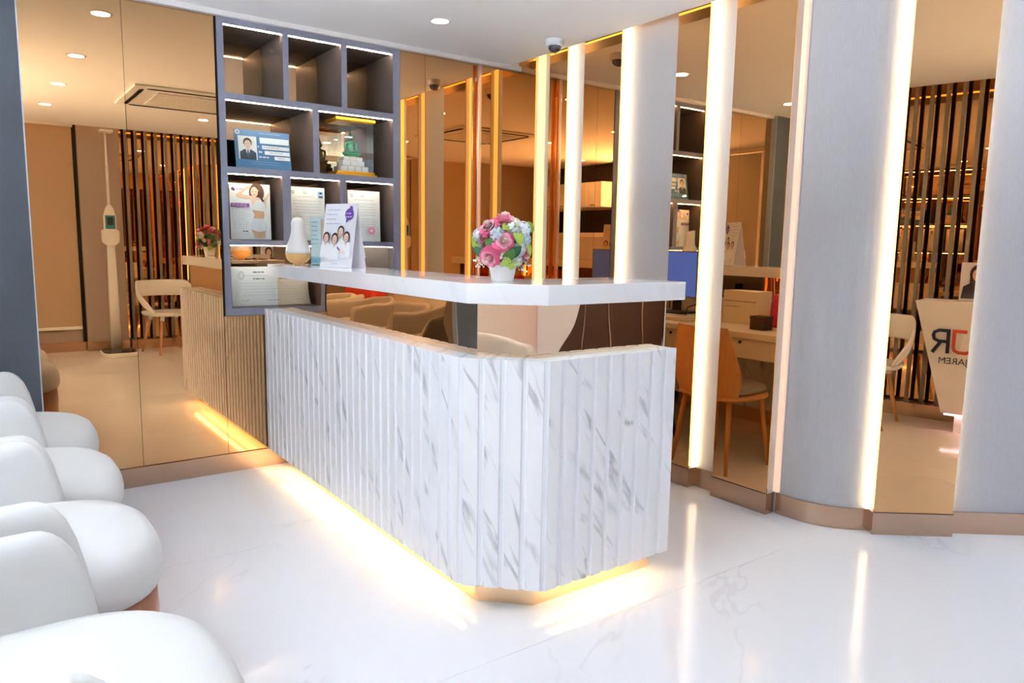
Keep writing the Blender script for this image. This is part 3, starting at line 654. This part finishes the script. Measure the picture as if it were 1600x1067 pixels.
pinks = [mat('rose_outer',(236,108,148),.6,noise=.2,scale=60,sheen=.2), mat('rose_mid',(250,178,196),.6,noise=.1,scale=60), mat('rose_heart',(252,232,222),.6)]
def rose_mesh(R, seed, pal):
    b = MB(); q = random.Random(seed)
    for lay, (n, r0, r1, z1, cu, m) in enumerate(((3,.06,.20,.86,-.04,2),(4,.12,.34,.86,-.03,2),(5,.18,.50,.76,.02,1),(5,.20,.70,.60,.14,1),(6,.20,.86,.38,.22,0),(6,.20,.95,.10,.26,0))):
        for i in range(n): petal(b, 2*PI*i/n+lay*.7+q.uniform(-.12,.12), r0*R, r1*R, -.15*R, z1*R*q.uniform(.9,1.08), 2*PI*r1*R/n*1.15, cu*R*q.uniform(.7,1.3), m, q.choice((1.0,1.6)))
    b.ell((0,0,.15*R),(.20*R,.20*R,.55*R),10,8,2)
    return b.mesh('rose', pal, True)
def orient(o, d, c):
    z = Vector(d).normalized(); o.rotation_mode = 'QUATERNION'; o.rotation_quaternion = z.to_track_quat('Z','Y'); o.location = c
# directions use the camera side: right vector (.81,-.59), toward camera (-.59,-.81)
def fdir(u, v, w): return Vector((.807*u-.59*w, -.59*u-.807*w, v))
FC = Vector((0,0,.125))
rose_me = [rose_mesh(.036, s_, pinks) for s_ in (1,2,3)]
for k, (u,v,w_,sz) in enumerate(((-.05,.058,.058,1.0),(-.045,-.050,.070,1.05),(.004,.008,.085,1.0),(.004,.086,.03,1.08),(-.065,.036,.030,1.0),(.078,-.045,.02,.85),(-.02,.070,-.06,1),(.05,.03,-.07,1),(-.05,-.02,-.07,1))):
    o = link('rose', rose_me[k%3], fa); d = fdir(u,v,w_); orient(o, d+Vector((0,0,.01)), FC+d*.84); o.scale = (sz*.90,)*3
bl_m = [mat('hydrangea_white',(236,242,246),.6,noise=.06), mat('hydrangea_blue',(206,224,232),.6,noise=.06), mat('blossom_cream',(244,240,222),.6)]
def hyd_mesh(R, seed, m):
    b = MB(); q = random.Random(seed)
    for i in range(26):
        t = math.acos(1-1.3*(i+.5)/26); a = i*2.399; d = Vector((math.sin(t)*math.cos(a), math.sin(t)*math.sin(a), math.cos(t))); c = d*R
        e1 = d.orthogonal().normalized(); e1.rotate(Matrix.Rotation(q.uniform(0,3),3,d)); e2 = d.cross(e1); s_ = R*.34
        for k in range(4):
            an = PI/2*k; f1 = e1*math.cos(an)+e2*math.sin(an); f2 = e1*-math.sin(an)+e2*math.cos(an)
            b.add([c, c+f1*s_*.6+f2*s_*.5+d*s_*.15, c+f1*s_*1.1+d*s_*.1, c+f1*s_*.6-f2*s_*.5+d*s_*.15], [(0,1,2,3)])
    b.ell((0,0,0),(R*.8,R*.8,R*.8),10,6)
    return b.mesh('blossom', m, False)
hm = [hyd_mesh(.026,i,bl_m[i%3]) for i in range(3)]
for k, (u,v,w_,i) in enumerate(((.060,-.020,.060,0),(.082,.018,.035,1),(.075,.055,.030,0),(.045,.075,.035,2),(-.088,.030,.010,0),(-.020,.035,.080,1),(.050,-.062,.045,0),(.005,-.045,.080,2),(.036,.055,.055,0),(-.03,-.03,-.08,1),(.06,-.02,-.06,0),(-.085,-.01,-.02,2),(.03,.09,-.01,2))):
    o = link('blossom', hm[i], fa); d = fdir(u,v,w_); orient(o, d, FC+d*.86); s_ = random.uniform(.8,1.05)*(.72 if i == 2 else 1); o.scale = (s_,)*3
lf = [mat('leaf_green',(92,140,70),.5,noise=.2,scale=50), mat('leaf_lime',(176,206,84),.5,noise=.15,scale=50), mat('leaf_dark',(58,118,84),.5,noise=.2,scale=50)]
def leaf_mesh(m):
    b = MB(); rows = []
    for j in range(6):
        t = j/5; wv = .017*math.sin(PI*min(1,.08+t*.92))**.8 if t < 1 else .0005
        rows += [(t*.062, -wv*1.2, .006*math.sin(PI*t)+.004), (t*.062, 0, .006*math.sin(PI*t)), (t*.062, wv*1.2, .006*math.sin(PI*t)+.004)]
    b.add(rows, [(j*3+i,j*3+i+1,j*3+3+i+1,j*3+3+i) for j in range(5) for i in range(2)])
    return b.mesh('leaf', m, True)
lm_ = [leaf_mesh(m) for m in lf]; q = random.Random(11)
lspec = [(-.092,-.005,.03,1),(-.075,-.028,.04,2),(.02,.055,.06,1),(.05,.062,.04,1),(.035,-.028,.085,2),(.02,-.040,.085,0),(.085,-.01,.03,1),(-.03,-.005,.07,0),(.012,-.064,.075,1),(.04,-.070,.06,1),(.05,.025,.07,1),(-.03,.06,.06,2),(.07,-.065,.02,2)]
for k in range(28):
    u,v,w_,i = lspec[k] if k < len(lspec) else (q.uniform(-.09,.09), q.uniform(-.06,.08), q.uniform(-.09,.0), k%3)
    d = fdir(u,v,w_); o = link('leaf', lm_[i], fa); z = d.normalized(); t1 = z.orthogonal().normalized(); t1.rotate(Matrix.Rotation(q.uniform(0,6.28),3,z))
    t1 = (t1+z*.3).normalized(); z2 = (z-t1*z.dot(t1)).normalized(); y2 = z2.cross(t1)
    m3 = Matrix((t1,y2,z2)).transposed().to_4x4(); m3.translation = FC+d*.92-t1*.025; o.matrix_basis = m3
MB().ell((0,0,.105),(.058,.058,.052),16,10).build('greenery', lf[2], fa, True)
st = MB()
for k in range(7): a = 2*PI*k/7; st.tube([(0.012*math.cos(a),.012*math.sin(a),.05),(.03*math.cos(a),.03*math.sin(a),.10)],.003,6)
st.build('stem', lf[0], fa, True)
for u, v in ((.078,-.075),(-.082,-.060)):
    b = MB(); d = fdir(u,v,.02); base = FC+fdir(u*.4,v*.4,.01)
    for k in range(12):
        e = FC+d+Vector((q.uniform(-.018,.018),q.uniform(-.018,.018),q.uniform(-.018,.018))); b.tube([base,e],.0006,4); b.ell(e,(.0035,.0035,.0035),6,4)
    b.build('sprig', bl_m[2], fa, True)

# ------------------------------------------------------------------ wall and ceiling fittings
hb = thing('door_handle','tall copper bar handle on the mirrored back wall behind the flowers','door handle',(-.315,0,0))
MB().box(-.018,.010,-.040,-.016,.30,2.311).build('bar', M_COPPER, hb, bevel=.006, seg=3)
for z in (.40,2.22): MB().box(-.012,.004,-.018,.0,z-.012,z+.012).build('bracket', M_COPPER, hb)
dc = thing('dome_camera','white dome security camera on the ceiling near the light strips','security camera',(-.24,-.655,H))
MB().lathe([(.0,0),(.052,0),(.052,-.006),(.050,-.030),(.044,-.036),(.0,-.036)][::-1],28).build('housing', mat('pale_plastic',(222,226,230),.4), dc, True)
MB().lathe([(.0,-.070),(.014,-.069),(.027,-.061),(.036,-.047),(.038,-.036),(.0,-.036)],24).build('dome', mat('smoked_dome',(60,62,78),.08,coat=1), dc, True)
ac = thing('air_conditioner','white ceiling cassette air conditioner with dark air slots','air conditioner',(-1.40,-2.63,H))
MB().box(-.47,.47,-.47,.47,-.018,-.0005).build('panel', M_PLASTIC, ac, bevel=.012, seg=3)
for k in range(4):
    a = PI/2*k; b = MB(); s0 = []
    for (x0,y0) in ((-.375,.395),(-.35,.418),(.35,.418),(.375,.395),(.365,.390),(-.365,.390)):
        s0.append((x0*math.cos(a)-y0*math.sin(a), x0*math.sin(a)+y0*math.cos(a)))
    b.prism(s0,-.022,-.010).build('air_slot', mat('dark_slot',(34,28,26),.6), ac)
for k in range(10): MB().box(-.28,.28,-.27+.06*k-.022,-.27+.06*k+.022,-.026,-.017).build('grille_slat', M_PLASTIC, ac, bevel=.003)

# ------------------------------------------------------------------ staff side
mo = thing('monitor','computer monitor with a blue screen on the staff desk','monitor',(-1.17,-.34,.751),PI/2)
MB().box(-.205,.205,0,.03,.115,.445).build('housing', mat('grey_housing',(128,120,114),.4), mo, bevel=.006)
scn = mat('blue_screen',(52,84,196),.2,emit=1.0,noise=.25,scale=5)
MB().box(-.195,.195,-.002,.001,.125,.435).build('screen', scn, mo)
MB().box(-.03,.03,.02,.05,.02,.20).build('neck', M_BLACK, mo); MB().box(-.12,.12,-.05,.12,0,.012).build('foot', M_BLACK, mo, bevel=.004)
wb2 = thing('parcel_box','cream cardboard box with printed lines on the staff desk','box',(-1.02,-1.06,.751))
MB().box(-.09,.05,-.13,.13,0,.205).build('carton', mat('cream_card',(232,218,190),.7), wb2, bevel=.003)
MB().box(.0505,.0512,-.12,.12,.138,.142).box(.0505,.0512,.0,.11,.105,.108).build('printed_line', ink((120,96,70)), wb2)
bgm = mat('crimson_floral',(190,40,84),.6,noise=.6,scale=45)
b_ = thing('floral_bag','crimson patterned bag beside the cream box on the staff desk','bag',(-1.02,-1.36,.751))
MB().loft([superring(0,0,a,a,c,z,24,3) for a,c,z in ((.05,.10,0),(.055,.105,.02),(.05,.10,.14),(.03,.09,.19),(.012,.08,.20))]).build('body', bgm, b_, True)
MB().tube([(0,-.05,.195),(0,-.04,.24),(0,.04,.24),(0,.05,.195)],.005,8).build('handle', bgm, b_, True)
kb = thing('pen_box','small dark box on the staff desk','box',(-.80,-1.34,.751))
MB().box(-.04,.04,-.05,.05,0,.075).build('carton', mat('dark_brown_card',(70,50,40),.6), kb, bevel=.003)
MB().box(-.042,.042,-.052,.052,.06,.08).build('lid', MATS['dark_brown_card'], kb, bevel=.003)
kbd = thing('keyboard','pale keyboard in front of the monitor','keyboard',(-.80,-.62,.751))
MB().box(-.07,.07,-.21,.21,0,.016).build('case', mat('pale_keys',(222,206,176),.5), kbd, bevel=.004)
for r in range(4): MB().box(-.055+.03*r,-.031+.03*r,-.195,.195,.016,.021).build('key_row', MATS['pale_keys'], kbd)
cb = MB().tube([(-1.10,-.70,.76),(-1.02,-.78,.82),(-.98,-.72,.85),(-.97,-.64,.82),(-1.0,-.60,.765),(-1.08,-.55,.765)],.004,6).build('cable', M_BLACK, None, True)
tag(cb,'black cable looping below the monitor','cable')
def staff_chair(label, loc, rz, wood, cush):
    t = thing('staff_chair', label, 'chair', loc, rz, 'chairs behind the counter')
    rings = []
    for j in range(9):
        v_ = j/8; z = .40+.40*v_; wv = .235*(1-.30*max(0,v_-.35)**1.2/.6)*(.82+.18*min(1,v_*3)); ring = []
        for s_ in range(11):
            a = (s_/10-.5)*2; x = -.20-.05*v_+.075*a*a*(1-.4*v_); ring.append((x, a*wv, z))
        for s_ in range(10,-1,-1):
            a = (s_/10-.5)*2; x = -.212-.05*v_+.075*a*a*(1-.4*v_); ring.append((x, a*wv, z))
        rings.append(ring)
    MB().loft(rings).build('backrest', wood, t, True)
    MB().loft([superring(0,0,.21*s_,.21*s_,.225*s_,z,28,3) for s_, z in ((.85,.395),(1,.405),(1,.42),(.95,.428))]).build('seat', wood, t, True)
    MB().loft([superring(.005,0,.20*s_,.19*s_,.21*s_,z,28,3) for s_, z in ((.9,.429),(1,.44),(.98,.462),(.8,.474),(.3,.478))]).build('cushion', cush, t, True)
    for sx in (-1,1):
        for sy in (-1,1): MB().tube([(sx*.14,sy*.15,.40),(sx*.19,sy*.19,.0)],.015,10,0,.010).build('leg', wood, t, True)
    return t
greyc = fabric_mat('grey_cushion',(150,138,126))
staff_chair('orange plywood shell chair with a grey cushion at the staff desk',(-.50,-1.33,0),PI,M_SHELLWOOD,greyc)
staff_chair('dark shell chair farther along the staff desk',(-.52,-.62,0),PI,mat('dark_shell',(52,40,34),.5),greyc)

# ------------------------------------------------------------------ rear of the room, seen in the mirrors
ss = thing('slat_screen','screen of vertical grey-brown slats before the rear mirror','screen',(-.25,YR+.10,0))
M_SL = wood_mat('grey_brown_slat',(128,122,114),(148,140,130))
sl_me = MB().box(-.013,.013,-.011,.011,.10,H+.10).mesh('slat', M_SL)
for k in range(26): o = link('slat', sl_me, ss); o.location = (-1.25+.1*k,0,0)
MB().box(-1.28,1.28,-.022,.022,0,.10).build('bottom_rail', M_BRONZE, ss)
rb = thing('roller_blind','tan roller blind with a white bottom bar hanging on the rear wall','blind',(-2.45,YR+.02,.24))
MB().box(-.46,.46,0,.004,.03,2.12).build('blind_fabric', fabric_mat('tan_blind',(196,170,140)), rb); MB().box(-.46,.46,-.006,.014,0,.032).build('bottom_bar', M_WHITE, rb, bevel=.004)
MB().tube([(-.47,.02,2.14),(.47,.02,2.14)],.03,14).build('roller_tube', M_WHITE, rb, True)
bs = thing('body_scale','white standing body scale with height rod and blue display','body scale',(-1.72,-4.66,0),0)
MB().loft([superring(0,0,.17*s_,.17*s_,.21*s_,z,32,4) for s_, z in ((.96,0),(1,.012),(1,.035),(.97,.045))]).build('base', M_PLASTIC, bs, True)
MB().loft([superring(0,.0,.155,.155,.195,z,32,4) for z in (.0455,.052)]).build('platform', mat('dark_glass',(58,56,52),.1), bs)
MB().loft([superring(0,-.17,.05*s_,.05*s_,.032*s_,z,20,3.5) for s_, z in ((1,.05),(.95,.6),(.78,1.14))]).build('column', M_PLASTIC, bs, True)
hd = MB().loft([superring(0,-.16,a,a,.028,z,20,3.5) for a, z in ((.045,1.14),(.085,1.18),(.088,1.29),(.06,1.31),(.06,1.44),(.04,1.52),(.018,1.56))]).build('display_head', M_PLASTIC, bs, True)
MB().box(-.045,.045,-.133,-.1295,1.31,1.45).build('bezel', mat('teal_bezel',(66,150,176),.3), hd); MB().box(-.026,.026,-.130,-.1275,1.35,1.43).build('screen', mat('dim_lcd',(70,84,92),.2), hd)
MB().tube([(0,-.17,1.54),(0,-.17,1.95)],.014,10).build('rod_sleeve', M_PLASTIC, bs, True); MB().tube([(0,-.17,1.95),(0,-.17,2.30)],.011,10).build('height_rod', M_PLASTIC, bs, True)
MB().box(-.06,.06,-.19,-.05,2.285,2.31).build('head_slider', M_PLASTIC, bs, bevel=.006)
def ring_chair(label, loc, rz):
    t = thing('ring_chair', label, 'chair', loc, rz, 'white ring-back chairs by the slatted screen')
    # local +X front
    MB().loft([superring(0,0,.24*s_,.23*s_,.26*s_,z,36,2.6) for s_, z in ((.70,.400),(.92,.405),(1.0,.425),(1.0,.445),(.93,.440),(.6,.425),(.1,.42))]).build('seat', M_PLASTIC, t, True)
    rings = []; n = 30
    for k in range(n+1):
        a = math.radians(-128+256*k/n)+PI; e = min(k,n-k)/n*2
        x, y = .255*math.cos(a)+.0, .285*math.sin(a); q_ = min(1,e*2.4); lo = .43+.165*q_**1.3; hi = .455+.32*min(1,e*1.9)**.8
        nx, ny = math.cos(a), math.sin(a); th = .011
        rings.append([(x+nx*(d_*th+(z_-.45)*.10), y+ny*(d_*th+(z_-.45)*.10), z_) for d_, z_ in ((-1,lo),(1,lo),(1.2,(lo+hi)/2),(1,hi),(-1,hi),(-.8,(lo+hi)/2))])
    MB().loft(rings).build('backrest', M_PLASTIC, t, True, sub=1)
    for sx in (-1,1):
        for sy in (-1,1):
            l_ = MB().tube([(sx*.13,sy*.14,.37),(sx*.20,sy*.21,0)],.017,10,0,.010).build('leg', M_WOODLEG, t, True)
            MB().tube([(sx*.12,sy*.13,.42),(sx*.135,sy*.145,.355)],.022,10).build('socket', M_PLASTIC, l_, True)
    return t
ring_chair('white ring-back chair with wooden legs beside the body scale',(-1.22,-4.66,0),math.radians(75))
ring_chair('white ring-back chair with wooden legs beside the white logo desk',(-.50,-4.60,0),math.radians(90))
# white logo desk
jd_ = thing('logo_desk','white tapered desk with a red and navy logo and violet glow beneath','desk',(.36,-4.78,0))
z0, z1, bw, tw_ = .13, .89, .36, .56
MB().add([(-bw,-.12,z0),(bw,-.12,z0),(bw,.10,z0),(-bw,.10,z0),(-tw_,-.16,z1),(tw_,-.16,z1),(tw_,.16,z1),(-tw_,.16,z1)],[(3,2,1,0),(4,5,6,7),(0,1,5,4),(1,2,6,5),(2,3,7,6),(3,0,4,7)]).build('body', M_WHITE, jd_, bevel=.004)
MB().box(-.28,.28,-.10,.07,0,.13).build('plinth', M_WHITE, jd_); MB().box(-.34,.34,.088,.098,.120,.1295).build('light_strip', M_LEDV, jd_)
def stroke(pts, wdt):
    out = []; pts = [Vector(p) for p in pts]; a_, b_2 = [], []
    for k, p in enumerate(pts):
        d = (pts[min(k+1,len(pts)-1)]-pts[max(k-1,0)]).normalized(); n = Vector((-d.y,d.x))*wdt/2; a_.append(p+n); b_2.append(p-n)
    return [tuple(p) for p in a_+b_2[::-1]]
tilt = math.atan2(.06, z1-z0)
lg = bpy.data.objects.new('logo', None)
# the front face looks toward +Y, so the print is turned round
R_ = [stroke([(.045,.0),(.045,.165)],.022), stroke([(.034,.154),(.10,.154),(.128,.140),(.134,.118),(.128,.094),(.10,.080),(.045,.080)],.022), stroke([(.088,.078),(.135,.0)],.022)]
J_ = [stroke([(-.062,.154),(.022,.154)],.022), stroke([(.012,.160),(.012,.045),(.004,.022),(-.018,.011),(-.062,.011),(-.08,.02)],.022)]
lp = print_on('logo', [(p_,(44,52,92)) for p_ in R_]+[(p_,(214,84,56)) for p_ in J_], jd_, 0, 0)
lp.rotation_euler = (tilt,0,PI); lp.location = (-.30,.1445,.545)
tx = bpy.data.curves.new('lettering','FONT'); tx.body = 'JAREM'; tx.size = .062; tx.align_x = 'CENTER'
to = bpy.data.objects.new('lettering', tx); COL.objects.link(to); dg = bpy.context.evaluated_depsgraph_get()
me_t = bpy.data.meshes.new_from_object(to.evaluated_get(dg)); bpy.data.objects.remove(to); me_t.materials.clear(); me_t.materials.append(ink((70,66,78)))
to = link('lettering', me_t, jd_); to.rotation_euler = (PI/2+tilt,0,PI); to.location = (-.31,.1375,.475)
w, h = .20, .26
tc_ = thing('portrait_card','portrait card of a dark-haired woman standing on the logo desk','card',(.13,-4.76,.891),PI)
MB().box(-w/2,w/2,0,.004,0,h).build('panel', ink((226,226,236)), tc_); MB().box(-w/2,w/2,-.03,.05,0,.004).build('foot', M_ACRYL, tc_)
print_on('print',[(rect(-w/2,0,w/2,h),(224,222,230)),([(-.085,.02),(-.07,.10),(-.02,.13),(.03,.13),(.08,.10),(.09,.02)],(66,60,76)),(oval(0,.185,.048,.062),(70,50,44)),(rect(-.045,.10,-.028,.18),(70,50,44)),(rect(.028,.10,.045,.18),(70,50,44)),(oval(0,.178,.031,.042),(232,190,168)),(oval(-.012,.184,.005,.003),(50,36,34)),(oval(.012,.184,.005,.003),(50,36,34)),(oval(0,.156,.010,.004),(190,80,84))],tc_,0,0)
# coral bench and cabinet wall on the left side
cbn = thing('coral_bench','coral red upholstered bench at the far left of the room','bench',(-3.85,-4.35,0))
crl = fabric_mat('coral_fabric',(232,84,72))
MB().box(-.26,.26,-.42,.42,.30,.46).build('seat', crl, cbn, bevel=.03, seg=3); MB().box(-.28,-.16,-.42,.42,.42,.86).build('backrest', crl, cbn, bevel=.03, seg=3)
for sx in (-.2,.2):
    for sy in (-.36,.36): MB().tube([(sx,sy,.31),(sx,sy,0)],.014,10).build('leg', M_WOODLEG, cbn, True)
wc = thing('wall_cabinet','white wall cabinet above the dark window','cabinet',(-4.02,-4.06,1.74))
MB().box(-.17,.10,-.64,.64,0,.33).build('body', M_WHITE, wc)
for k in range(4):
    d_ = MB().box(.101,.118,-.64+.32*k+.003,-.32+.32*k-.003,.003,.327).build('door', M_WHITE, wc, bevel=.002); MB().box(.118,.126,-.53+.32*k,-.43+.32*k,.02,.028).build('handle', M_BRONZE, d_)
sr = thing('louvre_shutter','dark louvred shutter above the white wall cabinet','shutter',(-4.18,-4.06,2.09))
MB().box(-.015,0,-.64,.64,0,.24).build('backing', M_BLACK, sr)
for k in range(8): MB().box(.0,.02,-.64,.64,.012+.028*k,.024+.028*k).build('slat', mat('dark_louvre',(84,74,64),.5), sr)
bpy.context.view_layer.update()
